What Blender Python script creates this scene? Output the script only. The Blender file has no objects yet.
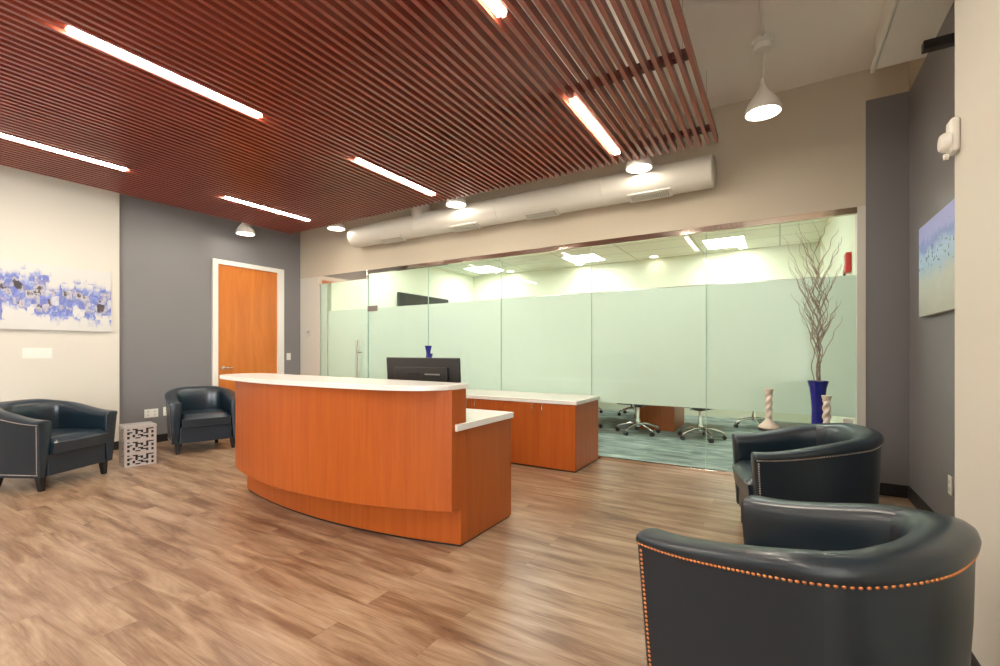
import bpy, bmesh, math, random
from mathutils import Vector, Matrix
random.seed(7)
S = bpy.context.scene
COL = S.collection
PI = math.pi

# ------------------------------------------------------------------ camera
F_PX = 460.0
TH = math.atan(280.0 / F_PX)
cam_d = bpy.data.cameras.new('camera')
cam = bpy.data.objects.new('camera', cam_d)
COL.objects.link(cam)
cam.location = (0, 0, 1.2)
cam.rotation_euler = (PI / 2, 0, TH)
cam_d.sensor_width = 36
cam_d.lens = F_PX / 1000 * 36
cam_d.shift_y = 0.018
cam_d.clip_start = 0.02
S.camera = cam

# ------------------------------------------------------------------ materials
def newmat(name):
    m = bpy.data.materials.new(name)
    m.use_nodes = True
    nt = m.node_tree
    for n in list(nt.nodes):
        nt.nodes.remove(n)
    out = nt.nodes.new('ShaderNodeOutputMaterial')
    return m, nt, out

def N(nt, kind, **kw):
    n = nt.nodes.new(kind)
    for k, v in kw.items():
        if k.startswith('_'):
            setattr(n, k[1:], v)
        else:
            n.inputs[k].default_value = v
    return n

def L(nt, a, b):
    nt.links.new(a, b)

def principled(name, col, rough=0.5, metal=0.0, spec=0.5, noise=None, bump=0.0, bscale=200.0, coat=0.0):
    m, nt, out = newmat(name)
    p = N(nt, 'ShaderNodeBsdfPrincipled', Roughness=rough, Metallic=metal)
    p.inputs['Specular IOR Level'].default_value = spec
    p.inputs['Coat Weight'].default_value = coat
    p.inputs['Coat Roughness'].default_value = 0.12
    p.inputs['Base Color'].default_value = (*col, 1)
    tc = N(nt, 'ShaderNodeTexCoord')
    if noise:
        sc, amt = noise
        nz = N(nt, 'ShaderNodeTexNoise', Scale=sc, Detail=4.0)
        L(nt, tc.outputs['Object'], nz.inputs['Vector'])
        mp = N(nt, 'ShaderNodeMapRange')
        mp.inputs['To Min'].default_value = 1 - amt
        mp.inputs['To Max'].default_value = 1 + amt
        L(nt, nz.outputs['Fac'], mp.inputs['Value'])
        mx = N(nt, 'ShaderNodeVectorMath', _operation='SCALE')
        mx.inputs[0].default_value = col
        L(nt, mp.outputs[0], mx.inputs['Scale'])
        L(nt, mx.outputs[0], p.inputs['Base Color'])
    if bump:
        nb = N(nt, 'ShaderNodeTexNoise', Scale=bscale, Detail=3.0)
        L(nt, tc.outputs['Object'], nb.inputs['Vector'])
        b = N(nt, 'ShaderNodeBump', Strength=bump, Distance=0.002)
        L(nt, nb.outputs['Fac'], b.inputs['Height'])
        L(nt, b.outputs[0], p.inputs['Normal'])
    L(nt, p.outputs[0], out.inputs['Surface'])
    return m

def emission(name, col, strength):
    m, nt, out = newmat(name)
    e = N(nt, 'ShaderNodeEmission', Strength=strength)
    e.inputs['Color'].default_value = (*col, 1)
    L(nt, e.outputs[0], out.inputs['Surface'])
    return m

def ramp(nt, stops):
    r = nt.nodes.new('ShaderNodeValToRGB')
    cr = r.color_ramp
    while len(cr.elements) < len(stops):
        cr.elements.new(0.5)
    for e, (pos, c) in zip(cr.elements, stops):
        e.position = pos
        e.color = (*c, 1)
    return r

def wood(name, c1, c2, scale=(18, 18, 1.2), rough=0.35, spec=0.5, coat=0.2):
    m, nt, out = newmat(name)
    tc = N(nt, 'ShaderNodeTexCoord')
    mp = N(nt, 'ShaderNodeMapping')
    mp.inputs['Scale'].default_value = scale
    L(nt, tc.outputs['Object'], mp.inputs['Vector'])
    nz = N(nt, 'ShaderNodeTexNoise', Scale=1.0, Detail=6.0, Roughness=0.6, Distortion=0.6)
    L(nt, mp.outputs[0], nz.inputs['Vector'])
    r = ramp(nt, [(0.3, c1), (0.7, c2)])
    L(nt, nz.outputs['Fac'], r.inputs['Fac'])
    p = N(nt, 'ShaderNodeBsdfPrincipled', Roughness=rough)
    p.inputs['Specular IOR Level'].default_value = spec
    p.inputs['Coat Weight'].default_value = coat
    p.inputs['Coat Roughness'].default_value = 0.25
    L(nt, r.outputs['Color'], p.inputs['Base Color'])
    L(nt, p.outputs[0], out.inputs['Surface'])
    return m

def plank_floor():
    m, nt, out = newmat('plank_floor')
    tc = N(nt, 'ShaderNodeTexCoord')
    br = N(nt, 'ShaderNodeTexBrick', Scale=1.0)
    br.offset = 0.37
    br.inputs['Brick Width'].default_value = 1.22
    br.inputs['Row Height'].default_value = 0.152
    br.inputs['Mortar Size'].default_value = 0.0012
    br.inputs['Color1'].default_value = (0, 0, 0, 1)
    br.inputs['Color2'].default_value = (1, 1, 1, 1)
    br.inputs['Mortar'].default_value = (0.35, 0.35, 0.35, 1)
    L(nt, tc.outputs['Object'], br.inputs['Vector'])
    # per plank shift of the grain
    sx = N(nt, 'ShaderNodeSeparateXYZ')
    L(nt, tc.outputs['Object'], sx.inputs[0])
    row = N(nt, 'ShaderNodeMath', _operation='MULTIPLY')
    row.inputs[1].default_value = 7.3
    L(nt, br.outputs['Color'], row.inputs[0])
    cx = N(nt, 'ShaderNodeCombineXYZ')
    L(nt, sx.outputs['X'], cx.inputs['X'])
    L(nt, sx.outputs['Y'], cx.inputs['Y'])
    L(nt, row.outputs[0], cx.inputs['Z'])
    mp = N(nt, 'ShaderNodeMapping')
    mp.inputs['Scale'].default_value = (1.5, 11.0, 1.0)
    L(nt, cx.outputs[0], mp.inputs['Vector'])
    nz = N(nt, 'ShaderNodeTexNoise', Scale=1.0, Detail=8.0, Roughness=0.62, Distortion=0.7)
    L(nt, mp.outputs[0], nz.inputs['Vector'])
    mp2 = N(nt, 'ShaderNodeMapping')
    mp2.inputs['Scale'].default_value = (6.0, 120.0, 1.0)
    L(nt, cx.outputs[0], mp2.inputs['Vector'])
    nz2 = N(nt, 'ShaderNodeTexNoise', Scale=1.0, Detail=3.0)
    L(nt, mp2.outputs[0], nz2.inputs['Vector'])
    a = N(nt, 'ShaderNodeMath', _operation='MULTIPLY_ADD')
    a.inputs[1].default_value = 0.22
    L(nt, nz2.outputs['Fac'], a.inputs[0])
    L(nt, nz.outputs['Fac'], a.inputs[2])
    b = N(nt, 'ShaderNodeMath', _operation='MULTIPLY_ADD')
    b.inputs[1].default_value = 0.07
    L(nt, br.outputs['Color'], b.inputs[0])
    L(nt, a.outputs[0], b.inputs[2])
    r = ramp(nt, [(0.42, FLOOR_C[0]), (0.56, FLOOR_C[1]), (0.68, FLOOR_C[2]), (0.84, FLOOR_C[3])])
    L(nt, b.outputs[0], r.inputs['Fac'])
    mx = nt.nodes.new('ShaderNodeMixRGB')
    mx.inputs['Color2'].default_value = (0.10, 0.055, 0.03, 1)
    ms = N(nt, 'ShaderNodeMath', _operation='MULTIPLY')
    ms.inputs[1].default_value = 0.45
    L(nt, br.outputs['Fac'], ms.inputs[0])
    L(nt, ms.outputs[0], mx.inputs['Fac'])
    L(nt, r.outputs['Color'], mx.inputs['Color1'])
    p = N(nt, 'ShaderNodeBsdfPrincipled', Roughness=0.33)
    p.inputs['Specular IOR Level'].default_value = 0.55
    bu = N(nt, 'ShaderNodeBump', Strength=0.12, Distance=0.002)
    L(nt, nz2.outputs['Fac'], bu.inputs['Height'])
    L(nt, bu.outputs[0], p.inputs['Normal'])
    L(nt, mx.outputs[0], p.inputs['Base Color'])
    L(nt, p.outputs[0], out.inputs['Surface'])
    return m

FLOOR_C = [(0.135, 0.066, 0.036), (0.235, 0.133, 0.077), (0.345, 0.225, 0.142), (0.47, 0.34, 0.235)]

def carpet():
    m, nt, out = newmat('carpet_tiles')
    tc = N(nt, 'ShaderNodeTexCoord')
    mp = N(nt, 'ShaderNodeMapping')
    mp.inputs['Scale'].default_value = (2.2, 7.0, 1)
    mp.inputs['Rotation'].default_value = (0, 0, 0.5)
    L(nt, tc.outputs['Object'], mp.inputs['Vector'])
    nz = N(nt, 'ShaderNodeTexNoise', Scale=1.3, Detail=5.0, Roughness=0.6)
    L(nt, mp.outputs[0], nz.inputs['Vector'])
    r = ramp(nt, [(0.35, (0.13, 0.18, 0.17)), (0.55, (0.30, 0.37, 0.34)), (0.7, (0.47, 0.52, 0.47))])
    L(nt, nz.outputs['Fac'], r.inputs['Fac'])
    ck = N(nt, 'ShaderNodeTexBrick', Scale=1.0)
    ck.inputs['Brick Width'].default_value = 0.9
    ck.inputs['Row Height'].default_value = 0.25
    ck.inputs['Mortar Size'].default_value = 0.0
    ck.inputs['Color1'].default_value = (0.75, 0.75, 0.75, 1)
    ck.inputs['Color2'].default_value = (1.1, 1.1, 1.1, 1)
    L(nt, tc.outputs['Object'], ck.inputs['Vector'])
    mx = nt.nodes.new('ShaderNodeMixRGB')
    mx.blend_type = 'MULTIPLY'
    mx.inputs['Fac'].default_value = 1
    L(nt, r.outputs['Color'], mx.inputs['Color1'])
    L(nt, ck.outputs['Color'], mx.inputs['Color2'])
    p = N(nt, 'ShaderNodeBsdfPrincipled', Roughness=0.95)
    L(nt, mx.outputs[0], p.inputs['Base Color'])
    L(nt, p.outputs[0], out.inputs['Surface'])
    return m

def clear_glass(name, tint=(0.975, 0.992, 0.98), refl=1.0):
    m, nt, out = newmat(name)
    tr = N(nt, 'ShaderNodeBsdfTransparent')
    tr.inputs['Color'].default_value = (*tint, 1)
    gl = N(nt, 'ShaderNodeBsdfGlossy', Roughness=0.01)
    fr = N(nt, 'ShaderNodeFresnel', IOR=1.5)
    mu = N(nt, 'ShaderNodeMath', _operation='MULTIPLY')
    ge = N(nt, 'ShaderNodeNewGeometry')
    fl = N(nt, 'ShaderNodeMath', _operation='SUBTRACT')
    fl.inputs[0].default_value = refl
    L(nt, ge.outputs['Backfacing'], fl.inputs[1])
    fl.use_clamp = True
    L(nt, fl.outputs[0], mu.inputs[1])
    L(nt, fr.outputs[0], mu.inputs[0])
    mx = N(nt, 'ShaderNodeMixShader')
    L(nt, mu.outputs[0], mx.inputs[0])
    L(nt, tr.outputs[0], mx.inputs[1])
    L(nt, gl.outputs[0], mx.inputs[2])
    L(nt, mx.outputs[0], out.inputs['Surface'])
    return m

def frost():
    m, nt, out = newmat('frosted_film')
    d = N(nt, 'ShaderNodeBsdfDiffuse')
    d.inputs['Color'].default_value = (0.77, 0.85, 0.79, 1)
    t = N(nt, 'ShaderNodeBsdfTranslucent')
    t.inputs['Color'].default_value = (0.88, 0.95, 0.90, 1)
    mx = N(nt, 'ShaderNodeMixShader')
    mx.inputs[0].default_value = 0.5
    L(nt, d.outputs[0], mx.inputs[1])
    L(nt, t.outputs[0], mx.inputs[2])
    L(nt, mx.outputs[0], out.inputs['Surface'])
    return m

def painting(name, kind):
    m, nt, out = newmat(name)
    tc = N(nt, 'ShaderNodeTexCoord')
    g = N(nt, 'ShaderNodeSeparateXYZ')
    L(nt, tc.outputs['Object'], g.inputs[0])
    mp = N(nt, 'ShaderNodeMapping')
    L(nt, tc.outputs['Object'], mp.inputs['Vector'])
    p = N(nt, 'ShaderNodeBsdfPrincipled', Roughness=0.6)
    if kind == 'blots':
        mp.inputs['Scale'].default_value = (1, 5.5, 3.4)
        # blocky strokes: voronoi cells coloured by noise
        vo = N(nt, 'ShaderNodeTexVoronoi', Scale=3.2, Randomness=0.9)
        vo.distance = 'CHEBYCHEV'
        L(nt, mp.outputs[0], vo.inputs['Vector'])
        nz = N(nt, 'ShaderNodeTexNoise', Scale=0.75, Detail=5.0, Roughness=0.65)
        L(nt, mp.outputs[0], nz.inputs['Vector'])
        # band mask about mid height (object z runs -.36 .. .36)
        ab = N(nt, 'ShaderNodeMath', _operation='ABSOLUTE')
        L(nt, g.outputs['Z'], ab.inputs[0])
        mk = N(nt, 'ShaderNodeMapRange')
        mk.inputs['From Min'].default_value = 0.10
        mk.inputs['From Max'].default_value = 0.34
        mk.inputs['To Min'].default_value = 0.17
        mk.inputs['To Max'].default_value = -0.25
        L(nt, ab.outputs[0], mk.inputs['Value'])
        sm = N(nt, 'ShaderNodeMath', _operation='ADD')
        L(nt, nz.outputs['Fac'], sm.inputs[0])
        L(nt, mk.outputs[0], sm.inputs[1])
        vs = N(nt, 'ShaderNodeSeparateXYZ')
        L(nt, vo.outputs['Color'], vs.inputs[0])
        s2 = N(nt, 'ShaderNodeMath', _operation='MULTIPLY_ADD')
        s2.inputs[1].default_value = 0.28
        L(nt, vs.outputs[0], s2.inputs[0])
        L(nt, sm.outputs[0], s2.inputs[2])
        r = ramp(nt, [(0.60, (0.62, 0.62, 0.60)), (0.67, (0.48, 0.49, 0.58)), (0.73, (0.22, 0.28, 0.60)), (0.79, (0.13, 0.17, 0.50)),
                      (0.85, (0.33, 0.33, 0.46)), (0.90, (0.48, 0.47, 0.52)), (0.945, (0.10, 0.08, 0.09)), (1.0, (0.05, 0.045, 0.06))])
        L(nt, s2.outputs[0], r.inputs['Fac'])
        L(nt, r.outputs['Color'], p.inputs['Base Color'])
    else:
        nz = N(nt, 'ShaderNodeTexNoise', Scale=9.0, Detail=6.0, Roughness=0.7)
        L(nt, tc.outputs['Object'], nz.inputs['Vector'])
        mk = N(nt, 'ShaderNodeMapRange')
        mk.inputs['From Min'].default_value = -0.35
        mk.inputs['From Max'].default_value = 0.35
        L(nt, g.outputs['Z'], mk.inputs['Value'])
        a = N(nt, 'ShaderNodeMath', _operation='MULTIPLY_ADD')
        a.inputs[1].default_value = 0.35
        L(nt, nz.outputs['Fac'], a.inputs[0])
        L(nt, mk.outputs[0], a.inputs[2])
        r = ramp(nt, [(0.25, (0.42, 0.45, 0.38)), (0.55, (0.50, 0.55, 0.50)), (0.68, (0.36, 0.52, 0.66)), (0.8, (0.42, 0.60, 0.80)),
                      (0.92, (0.22, 0.30, 0.68)), (1.0, (0.38, 0.42, 0.80))])
        L(nt, a.outputs[0], r.inputs['Fac'])
        mp.inputs['Scale'].default_value = (1, 14, 22)
        n2 = N(nt, 'ShaderNodeTexNoise', Scale=1.6, Detail=2.0)
        L(nt, mp.outputs[0], n2.inputs['Vector'])
        ab = N(nt, 'ShaderNodeMath', _operation='ABSOLUTE')
        su = N(nt, 'ShaderNodeMath', _operation='SUBTRACT')
        su.inputs[1].default_value = 0.08
        L(nt, g.outputs['Z'], su.inputs[0])
        L(nt, su.outputs[0], ab.inputs[0])
        s3 = N(nt, 'ShaderNodeMath', _operation='SUBTRACT')
        L(nt, n2.outputs['Fac'], s3.inputs[0])
        L(nt, ab.outputs[0], s3.inputs[1])
        st = N(nt, 'ShaderNodeMath', _operation='GREATER_THAN')
        st.inputs[1].default_value = 0.58
        L(nt, s3.outputs[0], st.inputs[0])
        mx = nt.nodes.new('ShaderNodeMixRGB')
        mx.inputs['Color2'].default_value = (0.12, 0.17, 0.26, 1)
        L(nt, st.outputs[0], mx.inputs['Fac'])
        L(nt, r.outputs['Color'], mx.inputs['Color1'])
        L(nt, mx.outputs[0], p.inputs['Base Color'])
    L(nt, p.outputs[0], out.inputs['Surface'])
    return m

M = {}
M['floor'] = plank_floor()
M['carpet'] = carpet()
M['cream'] = principled('cream_paint', (0.65, 0.625, 0.56), 0.7, noise=(1.5, 0.015))
M['beige'] = principled('beige_paint', (0.56, 0.50, 0.395), 0.7, noise=(1.5, 0.015))
M['ceil'] = principled('ceiling_paint', (0.88, 0.86, 0.81), 0.8)
M['grey'] = principled('charcoal_paint', (0.205, 0.198, 0.208), 0.42, noise=(2.0, 0.03))
M['white'] = principled('white_enamel', (0.80, 0.79, 0.74), 0.35)
M['duct'] = principled('duct_paint', (0.68, 0.66, 0.59), 0.5)
M['door'] = wood('orange_door_wood', (0.50, 0.135, 0.016), (0.66, 0.215, 0.032), (6, 6, 0.9), 0.35)
M['desk'] = wood('orange_laminate', (0.40, 0.082, 0.010), (0.48, 0.112, 0.016), (26, 26, 1.5), 0.42, spec=0.35, coat=0.0)
M['desk2'] = wood('orange_veneer', (0.38, 0.084, 0.011), (0.46, 0.112, 0.018), (26, 26, 1.5), 0.38, spec=0.4, coat=0.05)
M['slat'] = wood('cherry_slat', (0.20, 0.034, 0.018), (0.30, 0.062, 0.034), (14, 1.2, 14), 0.33, coat=0.3)
M['bar'] = principled('dark_cherry_bar', (0.09, 0.012, 0.010), 0.5)
M['quartz'] = principled('white_quartz', (0.84, 0.83, 0.79), 0.22, noise=(30, 0.03))
M['black'] = principled('black_plastic', (0.02, 0.019, 0.018), 0.35)
M['toe'] = principled('black_toe', (0.012, 0.010, 0.010), 0.5)
M['leather'] = principled('navy_leather', (0.008, 0.019, 0.031), 0.34, spec=0.55, bump=0.12, bscale=260, coat=0.15)
M['leather_in'] = principled('navy_leather_soft', (0.009, 0.021, 0.033), 0.31, spec=0.6, bump=0.12, bscale=260, coat=0.15)
M['leg'] = principled('black_wood', (0.010, 0.009, 0.009), 0.4)
M['copper'] = principled('copper_nails', (0.80, 0.33, 0.13), 0.28, metal=1.0)
M['nickel'] = principled('pewter_nails', (0.62, 0.57, 0.54), 0.3, metal=1.0)
M['steel'] = principled('brushed_steel', (0.62, 0.60, 0.56), 0.25, metal=1.0)
M['chrome'] = principled('polished_channel', (0.76, 0.67, 0.58), 0.08, metal=1.0)
M['chair_chrome'] = principled('chair_chrome', (0.80, 0.80, 0.80), 0.12, metal=1.0)
M['glass'] = clear_glass('clear_glass')
M['edge'] = principled('glass_edge', (0.45, 0.62, 0.54), 0.15)
M['frost'] = frost()
M['cobalt'] = principled('cobalt_glaze', (0.008, 0.016, 0.26), 0.12, spec=0.8, coat=0.5)
M['plaster'] = principled('twisted_plaster', (0.78, 0.70, 0.60), 0.6, noise=(25, 0.12))
M['twig'] = principled('willow_bark', (0.33, 0.25, 0.205), 0.75, noise=(40, 0.25))
M['silver'] = principled('pierced_silver', (0.58, 0.55, 0.54), 0.3, metal=0.5)
M['paintL'] = painting('blue_blot_canvas', 'blots')
M['paintR'] = painting('beach_canvas', 'beach')
M['canvas_edge'] = principled('canvas_edge', (0.62, 0.61, 0.58), 0.7)
M['strip'] = emission('strip_lamp', (1.0, 0.90, 0.74), 32.0)
M['bulb'] = emission('pendant_lamp_face', (1.0, 0.93, 0.82), 6.0)
M['panel'] = emission('troffer_lens', (0.94, 1.0, 0.95), 7.8)
M['spot'] = emission('downlight_lens', (1.0, 0.97, 0.85), 9.0)
M['conf'] = principled('conference_paint', (0.74, 0.76, 0.60), 0.7)
M['tile'] = None
M['tv'] = principled('tv_screen', (0.006, 0.010, 0.010), 0.12)
M['red'] = principled('red_alarm', (0.55, 0.02, 0.015), 0.4)
M['outlet'] = principled('outlet_slots', (0.30, 0.29, 0.27), 0.5)
M['shade'] = principled('lamp_shade_enamel', (0.85, 0.83, 0.78), 0.3)

def tile_mat():
    m, nt, out = newmat('acoustic_tile')
    tc = N(nt, 'ShaderNodeTexCoord')
    br = N(nt, 'ShaderNodeTexBrick', Scale=1.0)
    br.offset = 0.0
    br.inputs['Brick Width'].default_value = 1.2
    br.inputs['Row Height'].default_value = 0.6
    br.inputs['Mortar Size'].default_value = 0.012
    br.inputs['Color1'].default_value = (0.80, 0.82, 0.70, 1)
    br.inputs['Color2'].default_value = (0.80, 0.82, 0.70, 1)
    br.inputs['Mortar'].default_value = (0.50, 0.52, 0.42, 1)
    L(nt, tc.outputs['Object'], br.inputs['Vector'])
    p = N(nt, 'ShaderNodeBsdfPrincipled', Roughness=0.85)
    L(nt, br.outputs['Color'], p.inputs['Base Color'])
    L(nt, p.outputs[0], out.inputs['Surface'])
    return m
M['tile'] = tile_mat()

# ------------------------------------------------------------------ mesh helpers
class MB:
    def __init__(s):
        s.v = []; s.f = []
    def box(s, x0, y0, z0, x1, y1, z1):
        b = len(s.v)
        s.v += [(x0,y0,z0),(x1,y0,z0),(x1,y1,z0),(x0,y1,z0),(x0,y0,z1),(x1,y0,z1),(x1,y1,z1),(x0,y1,z1)]
        s.f += [tuple(b+i for i in q) for q in ((0,3,2,1),(4,5,6,7),(0,1,5,4),(1,2,6,5),(2,3,7,6),(3,0,4,7))]
        return s
    def obox(s, c, ax, ay, az):
        """oriented box: centre, half-axis vectors"""
        c = Vector(c); ax = Vector(ax); ay = Vector(ay); az = Vector(az)
        b = len(s.v)
        for k in (-1, 1):
            for (i, j) in ((-1,-1),(1,-1),(1,1),(-1,1)):
                s.v.append(tuple(c + ax*i + ay*j + az*k))
        s.f += [tuple(b+i for i in q) for q in ((0,3,2,1),(4,5,6,7),(0,1,5,4),(1,2,6,5),(2,3,7,6),(3,0,4,7))]
        return s
    def prism(s, poly, z0, z1):
        b = len(s.v); n = len(poly)
        s.v += [(x,y,z0) for x,y in poly] + [(x,y,z1) for x,y in poly]
        s.f.append(tuple(b+i for i in reversed(range(n))))
        s.f.append(tuple(b+n+i for i in range(n)))
        for i in range(n):
            j = (i+1) % n
            s.f.append((b+i, b+j, b+n+j, b+n+i))
        return s
    def lathe(s, prof, c=(0,0,0), seg=32, axis='z', cap=True):
        b = len(s.v); n = len(prof)
        for k in range(seg):
            a = 2*PI*k/seg
            for r, z in prof:
                if axis == 'z': s.v.append((c[0]+r*math.cos(a), c[1]+r*math.sin(a), c[2]+z))
                elif axis == 'x': s.v.append((c[0]+z, c[1]+r*math.cos(a), c[2]+r*math.sin(a)))
                else: s.v.append((c[0]+r*math.sin(a), c[1]+z, c[2]+r*math.cos(a)))
        for k in range(seg):
            k2 = (k+1) % seg
            for i in range(n-1):
                s.f.append((b+k*n+i, b+k2*n+i, b+k2*n+i+1, b+k*n+i+1))
        if cap:
            s.f.append(tuple(b+k*n for k in reversed(range(seg))))
            s.f.append(tuple(b+k*n+n-1 for k in range(seg)))
        return s
    def tube(s, pts, r, seg=8):
        pts = [Vector(p) for p in pts]
        rs = r if isinstance(r, (list, tuple)) else [r]*len(pts)
        b = len(s.v); up = Vector((0.13, 0.21, 1)).normalized()
        for i, p in enumerate(pts):
            t = (pts[min(i+1, len(pts)-1)] - pts[max(i-1, 0)]).normalized()
            u = t.cross(up)
            if u.length < 1e-3: u = t.cross(Vector((1,0,0)))
            u.normalize(); w = t.cross(u)
            for k in range(seg):
                a = 2*PI*k/seg
                s.v.append(tuple(p + (u*math.cos(a) + w*math.sin(a))*rs[i]))
        for i in range(len(pts)-1):
            for k in range(seg):
                k2 = (k+1) % seg
                s.f.append((b+i*seg+k, b+i*seg+k2, b+(i+1)*seg+k2, b+(i+1)*seg+k))
        s.f.append(tuple(b+k for k in reversed(range(seg))))
        e = b+(len(pts)-1)*seg
        s.f.append(tuple(e+k for k in range(seg)))
        return s
    def build(s, name, mat, parent=None, bevel=0.0, smooth=False, seg=2, loc=None):
        me = bpy.data.meshes.new(name)
        me.from_pydata(s.v, [], s.f)
        bm = bmesh.new(); bm.from_mesh(me)
        bmesh.ops.recalc_face_normals(bm, faces=bm.faces)
        bm.to_mesh(me); bm.free()
        me.materials.append(M[mat] if isinstance(mat, str) else mat)
        if smooth:
            for p in me.polygons: p.use_smooth = True
            try: me.set_sharp_from_angle(angle=math.radians(42))
            except Exception: pass
        o = bpy.data.objects.new(name, me)
        COL.objects.link(o)
        if parent: o.parent = parent
        if loc: o.location = loc
        if bevel:
            md = o.modifiers.new('bevel', 'BEVEL')
            md.width = bevel; md.segments = seg; md.limit_method = 'ANGLE'
        return o

def thing(name, label, cat, loc=(0,0,0), rz=0.0, group=None):
    o = bpy.data.objects.new(name, None)
    COL.objects.link(o)
    o.empty_display_size = 0.1
    o.location = loc; o.rotation_euler = (0,0,rz)
    o['label'] = label; o['category'] = cat
    if group: o['group'] = group
    return o

def tag(o, label, cat, group=None):
    o['label'] = label; o['category'] = cat
    if group: o['group'] = group
    return o

def struct(o, label=None):
    o['kind'] = 'structure'
    if label: o['label'] = label
    return o

def sbox(name, mat, *b, label=None, bevel=0.0):
    return struct(MB().box(*b).build(name, mat, bevel=bevel), label)

def copy_tree(o, parent=None):
    c = o.copy(); COL.objects.link(c); c.parent = parent
    for ch in [x for x in bpy.data.objects if x.parent == o]:
        copy_tree(ch, c)
    return c

# ------------------------------------------------------------------ room shell
XL, XW, XR, XB = -7.0, -6.9, 0.90, 0.60      # charcoal left wall, white left wall, alcove right wall, white right wall
YB, ZC, YR = 4.94, 3.58, -4.0
sbox('floor', 'floor', -7.2, YR, -0.1, 1.1, YB+0.02, 0.0, label='brown wood plank floor of the lobby')
sbox('floor_conference', 'carpet', -6.6, YB+0.02, -0.1, 1.1, 9.35, 0.0, label='grey green carpet tiles behind the glass')
sbox('ceiling', 'ceil', -7.2, YR-0.1, ZC, 1.1, YB+0.12, ZC+0.1, label='off white lobby ceiling')
sbox('wall_left', 'grey', -7.15, 2.385, 0, XL, YB, ZC, label='charcoal wall with the orange door')
sbox('wall_left_white', 'cream', -7.15, YR, 0, XW, 2.385, ZC, label='cream wall behind the leftmost armchair')
# back wall: cream strip left of the glass, beige bulkhead over it
sbox('wall_back', 'beige', -7.15, YB, 2.43, XB+0.02, YB+0.12, ZC, label='beige bulkhead above the glass')
sbox('wall_back_left', 'cream', -7.15, YB, 0, -6.485, YB+0.12, 2.43, label='cream wall strip left of the glass door')
# narrow jamb right of the glass
sbox('wall_jamb', 'cream', 0.562, YB-0.006, 0, XB+0.02, YB+0.12, 2.43, label='cream jamb at the right end of the glass')
sbox('wall_alcove', 'grey', XB+0.02, YB, 0, XR+0.15, YB+0.12, 3.32, label='charcoal end wall of the alcove')
sbox('wall_alcove_top', 'beige', XB+0.02, YB, 3.32, XR+0.15, YB+0.12, ZC, label='beige band over the charcoal alcove')
sbox('wall_right', 'grey', XR, 2.4, 0, XR+0.15, YB, 3.32, label='charcoal right wall with the beach painting')
sbox('wall_right_top', 'beige', XR, 4.43, 3.32, XR+0.15, YB, ZC, label='beige band above the charcoal right wall')
sbox('wall_right_white', 'cream', XB, -1.6, 0, XR+0.15, 2.53, 3.32, label='cream wall at the right edge of the view')
sbox('wall_right_sill', 'cream', XB, YR, 0, XB+0.15, -1.6, 0.1, label='low sill of the unseen window opening added in the right wall')
sbox('trim_soffit', 'ceil', XB+0.015, YR, 3.32, XR+0.15, 4.43, ZC, label='dropped white soffit over the right wall')
# rear wall is closed; unseen window opening added in the right wall to light the room
sbox('wall_rear', 'cream', -7.15, YR-0.12, 0, 1.05, YR, ZC, label='cream rear wall')
sbox('trim_added_window', 'steel', XB+0.02, -2.75, 0.1, XB+0.08, -2.67, 3.32)
# baseboards
sbox('baseboard_left', 'toe', XL, 2.385, 0, XL+0.012, 3.50, 0.1, label='black vinyl baseboard on the charcoal wall')
sbox('baseboard_left.001', 'toe', XL, 4.68, 0, XL+0.012, YB, 0.1)
sbox('baseboard_left_white', 'toe', XW, YR, 0, XW+0.012, 2.385, 0.1)
sbox('baseboard_back', 'toe', XL, YB-0.012, 0, -6.485, YB, 0.1)
sbox('baseboard_alcove', 'toe', XB+0.02, YB-0.012, 0, XR, YB, 0.1, label='black vinyl baseboard in the alcove')
sbox('baseboard_right', 'toe', XR-0.012, 2.53, 0, XR, YB-0.012, 0.1)
sbox('baseboard_right_white', 'toe', XB-0.012, YR, 0, XB, 2.53, 0.1)
# conference room
sbox('wall_conference_back', 'conf', -6.5, 9.2, 0, 0.7, 9.32, 3.1, label='pale green conference wall with a rail')
sbox('wall_conference_left', 'conf', -6.5, YB+0.12, 0, -6.35, 9.2, 3.1, label='pale conference wall carrying the screen')
sbox('wall_conference_right', 'conf', 0.562, YB+0.12, 0, 0.72, 9.2, 3.1, label='pale conference wall with the red alarm')
sbox('ceiling_conference', 'tile', -6.5, YB+0.12, 3.0, 0.72, 9.3, 3.1, label='acoustic tile ceiling of the conference room')
sbox('trim_rail', 'steel', -6.35, 9.15, 2.36, 0.562, 9.2, 2.42, label='metal rail along the conference back wall')

# charcoal wall door (door_1)
dr = struct(MB().box(XL+0.004, 3.575, 0.01, XL+0.020, 4.500, 2.467).build('door_1', 'door', bevel=0.002), 'orange wood door in the charcoal wall')
fr = MB()
fr.box(XL, 3.500, 0, XL+0.045, 3.575, 2.535); fr.box(XL, 4.500, 0, XL+0.045, 4.612, 2.535); fr.box(XL, 3.575, 2.467, XL+0.045, 4.500, 2.535)
fr.build('door_frame', 'white', dr, bevel=0.004)
h = MB()
h.lathe([(0.001, 0), (0.026, 0), (0.026, 0.008), (0.001, 0.010)], (XL+0.02, 3.655, 0.95), 20, 'x')
h.tube([(XL+0.028, 3.655, 0.95), (XL+0.062, 3.655, 0.95), (XL+0.066, 3.675, 0.95), (XL+0.064, 3.775, 0.95)], 0.009, 10)
h.build('door_handle', 'steel', dr, smooth=True)

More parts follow.
